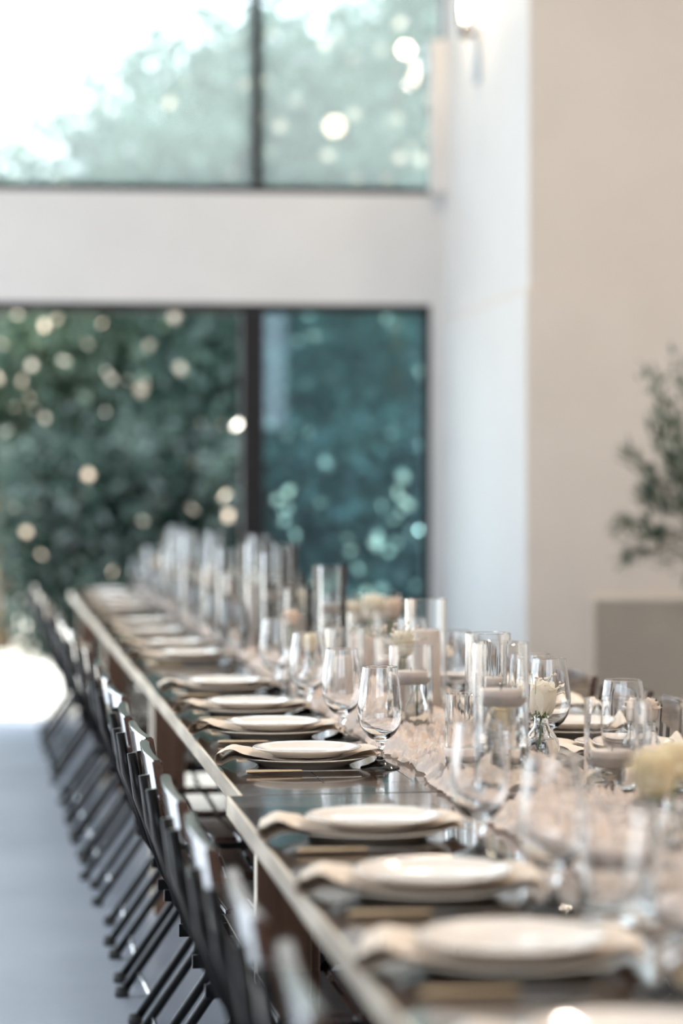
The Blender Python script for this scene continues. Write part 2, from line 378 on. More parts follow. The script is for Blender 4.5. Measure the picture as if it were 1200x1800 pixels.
def tree(name, label, cat, px, D, zc, rx, ry, rzz, n, m, seed, size=.13, clumps=60, group=None, nb=150):
    rng = np.random.default_rng(seed); base = at(px, D)
    t = thing(name, label, cat, base, 0, group)
    # clumps spread inside an uneven ellipsoid, leaves around each clump
    d = rng.normal(size=(clumps,3)); d /= np.linalg.norm(d,axis=1)[:,None]; rad = rng.uniform(.25,1,clumps)**.5
    C = d*rad[:,None]*np.array([rx,ry,rzz]) + np.array([0,0,zc])
    idx = rng.integers(0, clumps, n); cr = rng.uniform(.6,1.2,clumps)*(rx*.30)
    P = C[idx] + rng.normal(size=(n,3))*cr[idx][:,None]*np.array([.75,.75,.9])
    P = P[P[:,2] > .05]
    o = part('foliage', leaves_mesh('foliage', P, size, rng), m, t); o['kind'] = 'stuff'
    # added pale quads standing in for sun glints, in front of the crown
    if nb:
        d2 = rng.normal(size=(nb,3)); d2[:,1] = -abs(d2[:,1]); d2 /= np.linalg.norm(d2,axis=1)[:,None]
        cc = 0
        Q = d2*np.array([rx,0,rzz])*rng.uniform(.3,1.05,nb)[:,None] + np.array([0,0,zc]); Q[:,1] = -ry*rng.uniform(1.25,1.7,nb)
        Q = Q[Q[:,2] > .1]
        o = part('blossom', leaves_mesh('blossom', Q, .09, rng, .0, .9), M['blossom'], t); o['kind'] = 'stuff'  # quads added for the bright discs they blur into
    bm = bmesh.new(); r0 = .05+rx*.05
    tube(bm, [(0,0,-.1),(.05,.03,zc*.5),(0,0,zc),(.05,0,zc+rzz*.6)], r0, 8, radii=[r0,r0*.8,r0*.5,r0*.2])
    for k in range(7):
        e = C[k]; s = Vector((0.02,0,max(.2,zc*.35+k*.12))); tube(bm, [s, (s+Vector(e))/2+Vector((0,0,.15)), Vector(e)], .03, 6, radii=[r0*.45,r0*.3,r0*.12])
    part('trunk', tomesh(bm, 'trunk', True), M['bark'], t)
    return t
G = 'trees beyond the doors'
tree('tree', 'tall teal green tree filling the left of the upper window', 'tree', 150, 22, 2.7, 2.1, 1.4, 2.2, 12500, M['leafA'], 1, .17, 90, G, 55)
tree('tree', 'tall green tree behind the mullion of the upper window', 'tree', 430, 23.5, 3.6, 1.6, 1.4, 2.7, 12000, M['leafA'], 2, .17, 80, G, 60)
tree('tree', 'dark broad tree at the right of the window beside the white wall', 'tree', 690, 22, 3.4, 1.2, 1.3, 3.4, 11000, M['leafA'], 3, .15, 80, G, 80)
tree('tree', 'low olive green tree at the far left beyond the open doorway', 'tree', 0, 21, 2.6, 1.1, 1.2, 1.15, 7000, M['leafB'], 4, .15, 40, G, 12)
tree('tree', 'distant dark tree behind the left of the hedge', 'tree', 150, 31, 2.4, 3.0, 1.6, 2.4, 11000, M['leafC'], 5, .24, 90, G, 0)
tree('tree', 'distant dark tree rising behind the centre of the window', 'tree', 520, 31, 3.4, 2.5, 1.6, 3.6, 11500, M['leafC'], 6, .24, 100, G, 0)
tree('tree', 'distant tree behind the right hand glass', 'tree', 800, 30, 3.6, 1.8, 1.6, 4.2, 7500, M['leafC'], 7, .24, 80, G, 0)
for i, (px, D, zc, rx, m_) in enumerate([(150,19.6,1.0,.75,'leafC'),(330,19.8,1.05,.8,'leafC'),(510,19.7,1.0,.75,'leafC'),(700,19.6,.95,.75,'leafC')]):
    tree('shrub', '%s leafy shrub of the hedge row outside, counting from the left' % ORD[i], 'shrub', px, D, zc, rx, .6, .95, 5500, M[m_], 20+i, .14, 30, 'hedge shrubs outside the doors', [6,9,24,40][i])

# ------------------------------------------------------------------ TABLES
TX0, TX1, TZ = .449, 1.50, .76
def table(label, x0, y0, y1):
    x1 = x0 + 1.05; L = y1-y0; W = x1-x0
    t = thing('farm_table', label, 'table', (x0, y0, 0), 0, 'long dark tables set end to end')
    th = .034; ew = .006
    nP = 6; pw = (W-2*ew)/nP; be = .16
    for k in range(nP):
        me = box('plank', (ew+pw*k+.0006, be+.0006, TZ-th), (ew+pw*(k+1)-.0006, L-be-.0006, TZ), .0012); part('plank', me, M['top'], t)
    for a, b in ((0.002,be), (L-be,L-.002)):
        part('breadboard_end', box('end', (ew, a, TZ-th), (W-ew, b, TZ), .0015), M['top_end'], t)
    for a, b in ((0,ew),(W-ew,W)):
        o = part('edge_band', box('edge', (a, 0, TZ-th-.001), (b, L, TZ-.0005), .0015), M['edge'], t); o['label'] = 'pale wood edge with side light in its colour'
    za = TZ-th-.09
    for a in (.07, W-.095): part('apron', box('apron', (a, .07, za), (a+.025, L-.07, TZ-th)), M['apron'], t)
    for a in (.07, L-.095): part('apron', box('apron', (.16, a, za), (W-.16, a+.025, TZ-th)), M['apron'], t)
    for a in (.05, W-.15):
        for b in (.005, L-.055):
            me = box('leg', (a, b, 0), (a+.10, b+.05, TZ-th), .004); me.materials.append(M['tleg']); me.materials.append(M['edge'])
            for p in me.polygons: p.material_index = 1 if abs(p.normal.x) > .9 else 0  # side faces painted pale as if lit from the side
            part('leg', me, None, t)
    return t
table('nearest dark farm table with greyer top, its edge stepped out to the left', .424, 1.25, 4.402)
table('second dark farm table from the front with glossy top in focus', .449, 4.412, 7.60)
table('third dark farm table from the front, blurred', .445, 7.61, 10.80)
table('farthest dark farm table ending before the open doorway', .44, 10.81, 13.83)

# ------------------------------------------------------------------ CHAIRS (facing +X, origin under the top of the back)
def build_chair(label, group):
    t = thing('folding_chair', label, 'chair', (0,0,0), 0, group)
    HW = .195
    # long uprights: back top -> front foot, slightly bowed
    up = [(0,.0,.80),(.012,0,.70),(.055,0,.55),(.13,0,.43),(.26,0,.22),(.40,0,.012)]
    for s in (-1,1):
        bm = bmesh.new()
        pts = [Vector((p[0], s*HW, p[2])) for p in up]
        # flattened oval bar
        pts = [p + Vector((-.012*min(1,max(0,(p.z-.5)/.2)),0,0)) for p in pts]
        pts[0].z = .788; tube(bm, pts, .0105, 12)
        for v in bm.verts: v.co.y = s*HW + (v.co.y - s*HW)*.7
        for v in bm.verts: v.co.x += 0
        part('upright', tomesh(bm,'upright',True), M['chair_metal'], t)
        bm = bmesh.new(); tube(bm, [(.045, s*(HW-.026), .012),(.20, s*(HW-.026), .235),(.345, s*(HW-.026), .43)], .0115, 10)
        part('rear_leg', tomesh(bm,'rear_leg',True), M['chair_metal'], t)
        part('foot_cap', lathe('foot_cap', [(0,0),(.018,0),(.019,.012),(.016,.026),(0,.028)], 14), M['rubber'], t, (.042, s*(HW-.026), 0))
        part('foot_cap', lathe('foot_cap', [(0,0),(.018,0),(.019,.012),(.016,.026),(0,.028)], 14), M['rubber'], t, (.40, s*HW, 0))
        bm = bmesh.new(); tube(bm, [(.232, s*(HW+.014), .265),(.232, s*(HW-.045), .265)], .008, 14)
        part('pivot_bolt', tomesh(bm,'pivot',True), M['chair_metal'], t)
        bm = bmesh.new(); box_bm(bm, .25, s*(HW-.030), .432, .34, .008, .026, .002); part('seat_rail', tomesh(bm,'rail'), M['chair_metal'], t)
    # back slats, gently curved boards
    def slat(z0, z1, x0, tilt, th=.019):
        bm = bmesh.new(); n = 10; rows = []
        for k in range(n+1):
            y = -HW+.004 + (2*HW-.008)*k/n; c = -.007*(1-(2*k/n-1)**2)
            r = []
            for (dx, z) in ((0,z0),(0,z1)):
                xx = x0 + c - tilt*(z-z0)
                r.append(xx); 
            rows.append([bm.verts.new((r[0],y,z0)), bm.verts.new((r[1],y,z1)), bm.verts.new((r[1]+th,y,z1)), bm.verts.new((r[0]+th,y,z0))])
        for k in range(n):
            for j in range(4): bm.faces.new((rows[k][j], rows[k][(j+1)%4], rows[k+1][(j+1)%4], rows[k+1][j]))
        bm.faces.new(rows[0][::-1]); bm.faces.new(rows[-1])
        bmesh.ops.recalc_face_normals(bm, faces=bm.faces)
        bmesh.ops.bevel(bm, geom=[e for e in bm.edges if len(e.link_faces)==2 and e.calc_face_angle(0)>.7], offset=.003, segments=2, affect='EDGES')
        return tomesh(bm,'slat')
    part('back_slat', slat(.745,.815,.014,.16), M['chair_wood'], t)
    part('back_slat', slat(.635,.690,.032,.28), M['chair_wood'], t)
    for k in range(5):
        x = .105 + k*.066
        bm = bmesh.new(); box_bm(bm, x+.029, 0, .452, .058, .37, .015, .003); part('seat_slat', tomesh(bm,'seat_slat'), M['chair_wood'], t)
    for (x, z, hw, r) in ((.085,.062,HW-.026,.006),(.345,.095,HW,.006),(.30,.365,HW-.026,.006)):
        bm = bmesh.new(); tube(bm, [(x,-hw,z),(x,hw,z)], r, 10)
        o = part('stretcher', tomesh(bm,'stretcher',True), M['steel'] if z < .3 else M['chair_metal'], t)
        if z < .3: o['label'] = 'bright steel stretcher'
    return t
GL = 'folding chairs along the left side'; GR = 'folding chairs along the right side'
ch = build_chair('', GL)
Ds = [1.98,2.50,3.02,3.58,4.10,4.70,5.12,5.60,6.14,6.66,7.20,7.88,8.4,8.9,9.42,9.93,10.42,11.1,11.6,12.2,12.8,13.3]
first = True
for i, D in enumerate(Ds):
    X = .300 + rnd.uniform(-.008,.008) - max(0, D-7)*.012
    lab = 'black folding chair with brown slats, %s from front along left table side' % ORD[i]
    loc = (X, YD(X, D), 0); rz = rnd.uniform(-.05,.05)*(0 if D in (4.10,4.70) else 1)
    if first: ch.location = loc; ch.rotation_euler = (0,0,rz); ch['label'] = lab; first = False
    else: dup(ch, loc, rz, lab, GL)
for i, D in enumerate([4.29,4.89,5.36,5.82,6.28,6.80,7.32,8.06,8.6,9.1,9.6,10.1,10.6,11.22,11.7]):
    X = 1.64 + rnd.uniform(-.01,.01) + (0 if D < 7 else -.02)
    dup(ch, (X+.012, YD(X, D), 0), PI+rnd.uniform(-.05,.05), 'black folding chair with brown slats, %s from front along right table side' % ORD[i], GR)

# ------------------------------------------------------------------ TABLE SETTINGS
plate_big = lathe('plate_big', [(0,.004),(.088,.004),(.09,.0),(.094,.0),(.100,.0055),(.125,.0145),(.135,.0185),(.137,.0200),(.1355,.0212),(.124,.0172),(.100,.0095),(.092,.0078),(0,.0078)], 64)
plate_small = lathe('plate_small', [(0,.003),(.066,.003),(.068,0),(.072,0),(.078,.005),(.104,.0125),(.110,.0150),(.1115,.0165),(.110,.0175),(.103,.0152),(.084,.0085),(.077,.0062),(0,.0062)], 64)
def napkin_mesh(seed, spl=0.0, spr=0.0):
    """folded cloth band lying over the large plate, ends drooping past its rim"""
    r = random.Random(seed); bm = bmesh.new()
    nx, ny = 60, 14; L0, L1 = -.166, .160; ph = r.uniform(0,6)
    def zb(x):
        ax = abs(x)
        if ax < .085: return .0100
        if ax < .140: return .0100 + .0130*((ax-.085)/.055)**1.3
        d = min(1, (ax-.140)/.036); return .023 - .0195*d**1.4
    path = []                                  # bottom layer leftwards, loop, top layer rightwards
    for i in range(nx+1): path.append((L1 + (L0-L1)*i/nx, 0))
    for k in range(1,6): path.append((L0, k/6))
    for i in range(nx+1): path.append((L0 + (L1-.004-L0)*i/nx, 1))
    g = []
    for (x, f) in path:
        tt = abs(x)/.176; row = []
        for j in range(ny+1):
            v = 2*j/ny-1
            hw = .076 + .018*tt*tt + (.004 if f else 0)
            loop = .022*math.exp(-((x+.163)/.032)**2)*(1-.33*(v+1)) if x < 0 else .010*tt*tt*(1-v*.5)
            gap = .005 + loop
            z = zb(max(abs(x), min(math.hypot(x, v*hw), .140))) + .001
            wob = .0018*math.sin(v*5+x*34+ph)*tt*tt
            if 0 < f < 1:
                a = PI*(f-.5); xx = x - math.cos(a)*gap*.55; zz = z + gap*(math.sin(a)*.5+.5)
            else: xx = x; zz = z + gap*f
            y = v*hw + (spl if x < 0 else spr)*tt*tt
            row.append(bm.verts.new((xx + (.010*v if x < -.1 else 0)*tt, y, max(.0012, zz + wob))))
        g.append(row)
    for i in range(len(g)-1):
        for j in range(ny): bm.faces.new((g[i][j], g[i+1][j], g[i+1][j+1], g[i][j+1]))
    bmesh.ops.recalc_face_normals(bm, faces=bm.faces)
    return tomesh(bm, 'napkin', True)
NAP = [napkin_mesh(1,-.012,.01), napkin_mesh(2,.016,-.008), napkin_mesh(3,-.004,.012)]
def knife_obj(label, group):
    t = thing('table_knife', label, 'knife', (0,0,0), 0, group)
    bm = bmesh.new(); n = 14; rings = []
    for k in range(n+1):
        x = -.115 + .11*k/n; r = .0065*(1-.35*k/n) * (1 if 0 < k else .8)
        rings.append([bm.verts.new((x, r*1.15*math.cos(a), .0065+r*.62*math.sin(a))) for a in [2*PI*q/12 for q in range(12)]])
    for k in range(n):
        for q in range(12): bm.faces.new((rings[k][q], rings[k][(q+1)%12], rings[k+1][(q+1)%12], rings[k+1][q]))
    bm.faces.new(rings[0][::-1]); bm.faces.new(rings[-1])
    part('handle', tomesh(bm,'handle',True,50), M['gold'], t)
    bm = bmesh.new(); out = [(-.006,-.0035),(.02,-.0075),(.08,-.0085),(.105,-.006),(.115,.001),(.112,.004),(.02,.005),(-.006,.0035)]
    a = [bm.verts.new((x,y,.006)) for x,y in out]; b = [bm.verts.new((x,y,.0074)) for x,y in out]
    bm.faces.new(a[::-1]); bm.faces.new(b)
    for i in range(len(out)): j=(i+1)%len(out); bm.faces.new((a[i],a[j],b[j],b[i]))
    part('blade', tomesh(bm,'blade'), M['blade'], t)
    return t
def fork_obj(label, group):
    t = thing('fork', label, 'fork', (0,0,0), 0, group)
    bm = bmesh.new(); pts = [(-.10,0,.004),(-.03,0,.005),(.03,0,.009),(.045,0,.008)]
    tube(bm, pts, .004, 8, radii=[.006,.0042,.003,.0035]); part('handle', tomesh(bm,'h',True), M['gold'], t)
    bm = bmesh.new(); box_bm(bm, .055, 0, .007, .022, .022, .002, .0008)
    for k in range(4): tube(bm, [(.064,-.009+k*.006,.007),(.082,-.009+k*.006,.0055),(.10,-.009+k*.006,.009)], .0013, 6)
    part('tines', tomesh(bm,'tines'), M['blade'], t)
    return t
def goblet_mesh():
    t = .0013
    outer = [(0,.0),(.039,.0),(.0405,.0015),(.039,.0032),(.026,.0072),(.012,.0135),(.0068,.021),(.0055,.030),(.0062,.040),(.0105,.0455),(.0072,.051),(.010,.055)]
    bowl = [(.020,.060),(.031,.070),(.0395,.084),(.0440,.100),(.0455,.116),(.0445,.135),(.0415,.158),(.0380,.182),(.0351,.2033),(.0350,.204)]
    inner = [(.0346,.2047),(.0340,.2046),(.0337,.2038),(.0339,.2025),(.0367,.182),(.0402,.158),(.0431,.135),(.0441,.116),(.0426,.100),(.038,.085),(.029,.0725),(.016,.0645),(0,.062)]
    return lathe('goblet', outer+bowl+inner, 56)
GOB = goblet_mesh(); GOB.materials.append(M['glass'])
GOB_T = lathe('goblet_far', [(0,0),(.04,.001),(.026,.007),(.012,.0135),(.006,.021),(.0055,.04),(.010,.046),(.008,.052),(.020,.060),(.031,.070),(.0395,.084),(.0455,.116),(.0415,.158),(.035,.204)], 32)
GOB_T.materials.append(M['thin'])
proto_k = proto_f = None
def setting(side, i, D, tname=''):
    global proto_k, proto_f
    left = side == 'left'; s = 1 if left else -1
    X = (.597 if D < 4.2 else .632) if left else 1.315
    X += rnd.uniform(-.006,.006); Y = YD(X, D); o_ = ORD[i]
    where = '%s %s-side setting from the front' % (o_, side)
    a = link('dinner_plate', plate_big, M['porcelain2'], None, (X,Y,TZ)); tag(a, 'large ivory plate under napkin, '+where, 'plate', 'large ivory plates under the napkins')
    n = NAP[(i*2+(0 if left else 1))%3]
    b = link('folded_napkin', n, M['napkin'], None, (X,Y,TZ), (0,0,(0 if left else PI)+rnd.uniform(-.10,.10))); tag(b, 'folded taupe napkin between two plates, '+where, 'napkin', 'taupe napkins between the plates')
    c = link('salad_plate', plate_small, M['porcelain'], None, (X+.008*s+rnd.uniform(-.004,.004),Y,TZ+.0205)); tag(c, 'small cream plate atop the napkin, '+where, 'plate', 'small cream plates on the napkins')
    ky = Y - s*.165; kx = X - .02*s
    if not proto_k:
        proto_k = knife_obj('', 'champagne handled knives'); kk = proto_k; kk.location=(kx,ky,TZ)
        proto_f = fork_obj('', 'gold forks'); ff = proto_f; ff.location=(kx, Y+s*.165, TZ)
    else:
        kk = dup(proto_k, (kx,ky,TZ)); ff = dup(proto_f, (kx, Y+s*.165, TZ))
    kk.rotation_euler = (0,0,(0 if left else PI)+rnd.uniform(-.03,.03)); ff.rotation_euler = (0,0,(0 if left else PI)+rnd.uniform(-.03,.03))
    kk['label'] = 'knife with champagne gold handle, '+where
    ff['label'] = 'gold fork with bright tines, '+where
    return X, Y, where
def goblet(X, Y, label, z=TZ):
    D = X*FW.x + Y*FW.y
    g = link('water_goblet', GOB if D < 7.5 else GOB_T, None, None, (X,Y,z)); return tag(g, label, 'glass', 'stemmed water goblets')
LD = [2.30,2.82,3.32,3.88,4.93,5.50,6.05,6.74,7.95,8.52,9.25,10.0,11.2,11.85,12.5,13.2]
GP = {0:(.735,2.22), 1:(.735,2.66),2:(.735,3.20),3:(.735,3.68),4:(.774,4.87),5:(.78,5.44),6:(.785,6.07),7:(.785,6.75)}
for i, D in enumerate(LD):
    X, Y, where = setting('left', i, D)
    gx, gd = GP.get(i, (.785, D+.02))
    if i in GP: gy = YD(gx, gd)
    else: gy = Y-.10
    goblet(gx, gy, 'clear stemmed water goblet, '+where)
RD = [4.45,5.05,5.53,6.08,6.72,7.9,8.55,9.25,10.0,11.1,11.8,12.5,13.2]
for i, D in enumerate(RD):
    X, Y, where = setting('right', i, D)
    goblet(1.17, Y+.10 if i != 2 else YD(1.155,5.27), 'clear stemmed water goblet, '+where)

# ------------------------------------------------------------------ RUNNER
def runner():
    rng = np.random.default_rng(3)
    def vn(x, y, seed):   # cheap value noise
        r = np.random.default_rng(seed); T = r.uniform(-1,1,(64,512))
        xi = np.floor(x).astype(int); yi = np.floor(y).astype(int); fx = x-xi; fy = y-yi
        fx = fx*fx*(3-2*fx); fy = fy*fy*(3-2*fy)
        g = lambda a,b: T[a%64, b%512]
        return (g(xi,yi)*(1-fx)+g(xi+1,yi)*fx)*(1-fy)+(g(xi,yi+1)*(1-fx)+g(xi+1,yi+1)*fx)*fy
    segs = [(1.3,7.5,1200,64),(7.5,13.9,420,26)]
    Vs, Fs = [], []; off = 0
    for (y0,y1,ny,nx) in segs:
        y = np.linspace(y0,y1,ny+1)[:,None]*np.ones((1,nx+1)); u = np.linspace(-1,1,nx+1)[None,:]*np.ones((ny+1,1))
        hwL = .145+.018*vn(y*2.3, y*0, 11)+.006*vn(y*40,y*0,12); hwR = .145+.02*vn(y*2.1,y*0+5,13)+.006*vn(y*40,y*0+3,14)
        x = .975 + np.where(u<0,u*hwL,u*hwR)
        wx = x*30+2*vn(x*9,y*5,15); wy = y*14+2.5*vn(x*8,y*6,16)
        ridge = 1-np.abs(vn(wx,wy,17)); ridge2 = 1-np.abs(vn(x*60+vn(x*30,y*20,18)*2,y*45,19))
        z = TZ+.0025+ .024*ridge**3 + .014*ridge2**2.2 + .004*(vn(x*12,y*7,20)+1)
        edge = np.clip((1-np.abs(u))*6,0,1); z = TZ+.0015+(z-TZ-.0015)*(.25+.75*edge)
        z = np.where(edge < .05, TZ+.0012+.004*(vn(x*30,y*60,21)+1), z)
        x = x + .004*vn(x*40,y*60,22); 
        Vs.append(np.stack([x,y,z],-1).reshape(-1,3))
        i = np.arange(ny)[:,None]*(nx+1)+np.arange(nx)[None,:]+off
        Fs.append(np.stack([i,i+1,i+nx+2,i+nx+1],-1).reshape(-1,4)); off += (ny+1)*(nx+1)
    V = np.concatenate(Vs); F = np.concatenate(Fs); n = len(F)
    me = bpy.data.meshes.new('runner'); me.vertices.add(len(V)); me.vertices.foreach_set('co', V.ravel())
    me.loops.add(4*n); me.loops.foreach_set('vertex_index', F.ravel()); me.polygons.add(n)
    me.polygons.foreach_set('loop_start', np.arange(0,4*n,4)); me.polygons.foreach_set('loop_total', np.full(n,4)); me.update(); me.validate(); smooth(me)
    tag(link('table_runner', me, M['runner']), 'crinkled blush gauze runner down the middle of the tables', 'runner')
runner()
RZ = TZ + .006   # things on the runner press it flat

# ------------------------------------------------------------------ VASES, CANDLES
VM = {}
def vase_mesh(r, h, thin):
    k = (round(r,4), round(h,3), thin)
    if k not in VM:
        t = .0028
        if thin: VM[k] = lathe('vase', [(0,0),(r,0),(r,h),(r-.003,h),(r-.003,.012),(0,.012)], 32, True, 25)
        else: VM[k] = lathe('vase', [(0,0),(r-.003,0),(r-.0008,.001),(r,.004),(r,h-.001),(r-.0008,h),(r-t+.0008,h),(r-t,h-.001),(r-t,.018),(r-t-.003,.0135),(r-t-.012,.012),(0,.0115)], 64, True, 14)
        VM[k].materials.append(M['thin'] if thin else M['glass'])
    return VM[k]
FLO = lathe('floating', [(0,.0),(.027,.001),(.034,.008),(.0375,.018),(.0385,.028),(.0375,.031),(.030,.030),(0,.0285)], 40); FLO.materials.append(M['candle'])
PIL = {}
bm = bmesh.new(); tube(bm, [(0,0,0),(.001,0,.010)], .0008, 6); WICK = tomesh(bm,'wick'); WICK.materials.append(M['wick'])
def candle_thing(kind, loc, h, label, r=.036):
    if kind == 'float':
        t = thing('floating_candle', label, 'candle', loc, 0, 'floating disc candles'); part('wax', FLO, None, t); part('wick', WICK, None, t, (0,0,.029))
    else:
        key = (round(h,3), r)
        if key not in PIL:
            PIL[key] = lathe('pillar', [(0,0),(r-.002,0),(r,.002),(r,h-.003),(r-.003,h),(r-.008,h-.001),(0,h-.004)], 40); PIL[key].materials.append(M['candle'])
        t = thing('pillar_candle', label, 'candle', loc, 0, 'pillar candles in glass cylinders'); part('wax', PIL[key], None, t); part('wick', WICK, None, t, (0,0,h-.004))
    return t
VN = 0
def vase(X, D, h, kind, lab, r=.050, lev=.6, cl=None):
    """glass cylinder; kind float (water + floating candle) or pillar"""
    thin = D > 7.2; Y = YD(X, D)
    t = thing('cylinder_vase', lab, 'vase', (X,Y,RZ), 0, 'glass cylinder vases on the runner')
    part('glass_wall', vase_mesh(r,h,thin), None, t)
    if kind == 'float':
        wl = h*lev
        key = ('w', round(r,4), round(wl,3), thin)
        if key not in VM:
            rw = r-.0028-.0004
            VM[key] = lathe('water', [(0,.0122),(rw-.013,.0128),(rw-.003,.0145),(rw,.019),(rw,wl),(0,wl)], 64, True, 14); VM[key].materials.append(M['water'] if not thin else M['thin'])
        part('water', VM[key], None, t)
        candle_thing('float', (X,Y,RZ+wl-.018), 0, cl or 'floating candle in ' + lab)
    else:
        candle_thing('pillar', (X,Y,RZ+.0125), h*lev, cl or 'pillar candle in ' + lab)
    return t
def PXD(px, D):                              # world X of column px at depth D
    return (FW*D + RT*((px-600)/4250*D)).x
near = [
 (722,5.54,.200,'float',.64,'low glass cylinder just behind the sharp front goblet'),
 (748,5.88,.292,'pillar',.70,'tall glass cylinder in front of the right window edge'),
 (606,6.25,.200,'pillar',.58,'glass cylinder behind the second goblet in focus'),
 (880,4.30,.282,'float',.66,'tall glass cylinder left of the cream rose in its bottle'),
 (857,5.28,.243,'float',.55,'glass cylinder standing behind the tallest front one'),
 (1075,4.36,.178,'float',.40,'low wide glass cylinder right of the cream rose in its bottle'),
 (1168,4.05,.200,'float',.55,'glass cylinder cut by the right edge of the photo'),
 (690,6.45,.165,'float',.6,'small glass cylinder between two taller ones behind the goblets'),
 (815,4.62,.165,'float',.3,'short glass tumbler left of the tall front cylinder'),
 (1085,3.10,.150,'float',.55,'blurred low glass cylinder near the camera on the right of the runner'),
]
for px, D, h, kd, lv, lab in near:
    vase(PXD(px, D), D, h, kd, lab, lev=lv, r=.036 if 'tumbler' in lab else .050)
far = [(580,7.35,.33,'float'),(478,7.95,.355,'float'),(520,7.6,.25,'pillar'),(640,7.1,.20,'pillar')]
cand = []
D = 8.3; k = 0
while D < 13.6:
    for X in (.88, .98, 1.08):
        cand.append((X+rnd.uniform(-.015,.015), D+rnd.uniform(-.08,.08), rnd.choice([.2,.26,.30,.34,.38]), rnd.choice(['float','pillar'])))
    D += .50; k += 1
for j, (px, D, h, kd) in enumerate(far):
    vase(PXD(px,D), D, h, kd, ['tall blurred glass cylinder left of the white rose cluster','tall blurred glass cylinder in front of the door mullion foot','medium blurred glass cylinder between the two tall blurred ones','short blurred glass cylinder below the white rose cluster'][j], lev=.6)
roses = []
j = 0
for q, (X, D, h, kd) in enumerate(cand):
    if q % 5 == 2: roses.append((X, D)); continue
    vase(X, D, h, kd, 'blurred glass cylinder in the far half of the runner, %s from front' % ORD[j], lev=.6); j += 1

# ------------------------------------------------------------------ ROSES IN BOTTLES
def petal_mesh(w_, h_, cup, curl, point, seed):
    bm = bmesh.new(); nu, nv = 8, 8; g = []
    r = random.Random(seed); ph = r.uniform(0,6)
    for i in range(nv+1):
        t = i/nv; row = []
        wd = w_*math.sin(PI*min(1,.16+.60*t)) * (1 - (point*max(0,t-.6)/.4 if t>.6 else 0)) * (1 if t<.97 else .8)
        for k in range(nu+1):
            u = 2*k/nu-1
            ang = u*wd/ max(cup,1e-3)*.5
            x = cup*(math.cos(ang)) - cup + .006 + .9*cup*math.sin(PI*.5*min(1,t*1.5)) * .9
            y = cup*1.1*math.sin(ang)
            z = h_*t - .003*u*u*h_/.04 + .0012*math.sin(u*6+ph)*t
            c = max(0,t-.62)/.38; x += curl*c*c; z -= abs(curl)*.5*c*c
            row.append(bm.verts.new((x,y,z)))
        g.append(row)
    for i in range(nv):
        for k in range(nu): bm.faces.new((g[i][k],g[i][k+1],g[i+1][k+1],g[i+1][k]))
    return tomesh(bm,'petal',True)
PET = {}
def rose(loc, size, label, m, stem=.09, style='round', seed=0, group='cream roses in small bottles', tilt=(0,0)):
    r = random.Random(seed)
    t = thing('rose', label, 'flower', loc, r.uniform(0,6) if style=='round' else 0, group); t.rotation_euler = (tilt[0],tilt[1],t.rotation_euler[2])
    k = size/.07
    key = (round(size,3), style, m.name)
    if key not in PET:
        pets = []
        if style == 'round':
            for (n, cup, h, curl, w_) in ((3,.005,.042,0,.030),(4,.0085,.045,0,.038),(5,.0125,.046,.003,.046),(6,.0165,.043,.007,.052),(6,.020,.034,.012,.056)):
                pets.append((n, petal_mesh(w_*k, h*k, cup*k, curl*k, 0, len(pets)), .35))
        else:
            for (n, cup, h, curl, w_) in ((3,.009,.045,0,.04),(4,.014,.052,.001,.045),(4,.019,.056,.011,.060)):
                pets.append((n, petal_mesh(w_*k, h*k, cup*k, curl*k, .6, len(pets)), .2))
        for p in pets: p[1].materials.append(m)
        PET[key] = pets
    for li, (n, me, tl) in enumerate(PET[key]):
        for q in range(n):
            a = 2*PI*q/n + li*.7; part('petal', me, None, t, (0,0,.002*li*0), (0,0,a))
    part('sepal_base', lathe('base', [(0,-.008*k),(.006*k,-.006*k),(.011*k,0),(.012*k,.004*k),(0,.005*k)], 14), M['stem'], t)
    bm = bmesh.new(); tube(bm, [(0,0,0),(.003,.002,-stem*.5),(0.004,-.002,-stem)], .0025, 8); part('stem', tomesh(bm,'stem',True), M['stem'], t)
    for q in range(4):
        a = q*PI/2+.4; bm = bmesh.new()
        p0 = Vector((.006*k*math.cos(a),.006*k*math.sin(a),-.002)); p1 = Vector((.022*k*math.cos(a),.022*k*math.sin(a),-.010)); s_ = Vector((-math.sin(a),math.cos(a),0))*.004*k
        v = [bm.verts.new(p0-s_), bm.verts.new(p0+s_), bm.verts.new(p1)]; bm.faces.new(v); part('sepal', tomesh(bm,'sepal'), M['stem'], t)
    return t
BOT = lathe('bottle', [(0,.0),(.030,0),(.0345,.003),(.037,.012),(.0375,.030),(.035,.046),(.028,.060),(.0195,.071),(.0155,.078),(.0148,.092),(.0165,.094),(.0168,.099),(.0158,.101),(.0142,.100),(.0130,.094),(.0132,.078),(.0172,.0695),(.026,.058),(.0325,.045),(.035,.030),(.0345,.013),(.031,.0065),(0,.005)], 48); BOT.materials.append(M['glass'])
BOT_T = lathe('bottle_far', [(0,.0),(.0345,.003),(.0375,.020),(.035,.046),(.028,.060),(.0155,.078),(.0148,.098)], 24); BOT_T.materials.append(M['thin'])
WAT = lathe('bottle_water', [(0,.0055),(.0305,.007),(.0340,.0135),(.0345,.030),(.032,.0445),(.0295,.050),(0,.050)], 32, True, 50); WAT.materials.append(M['water'])
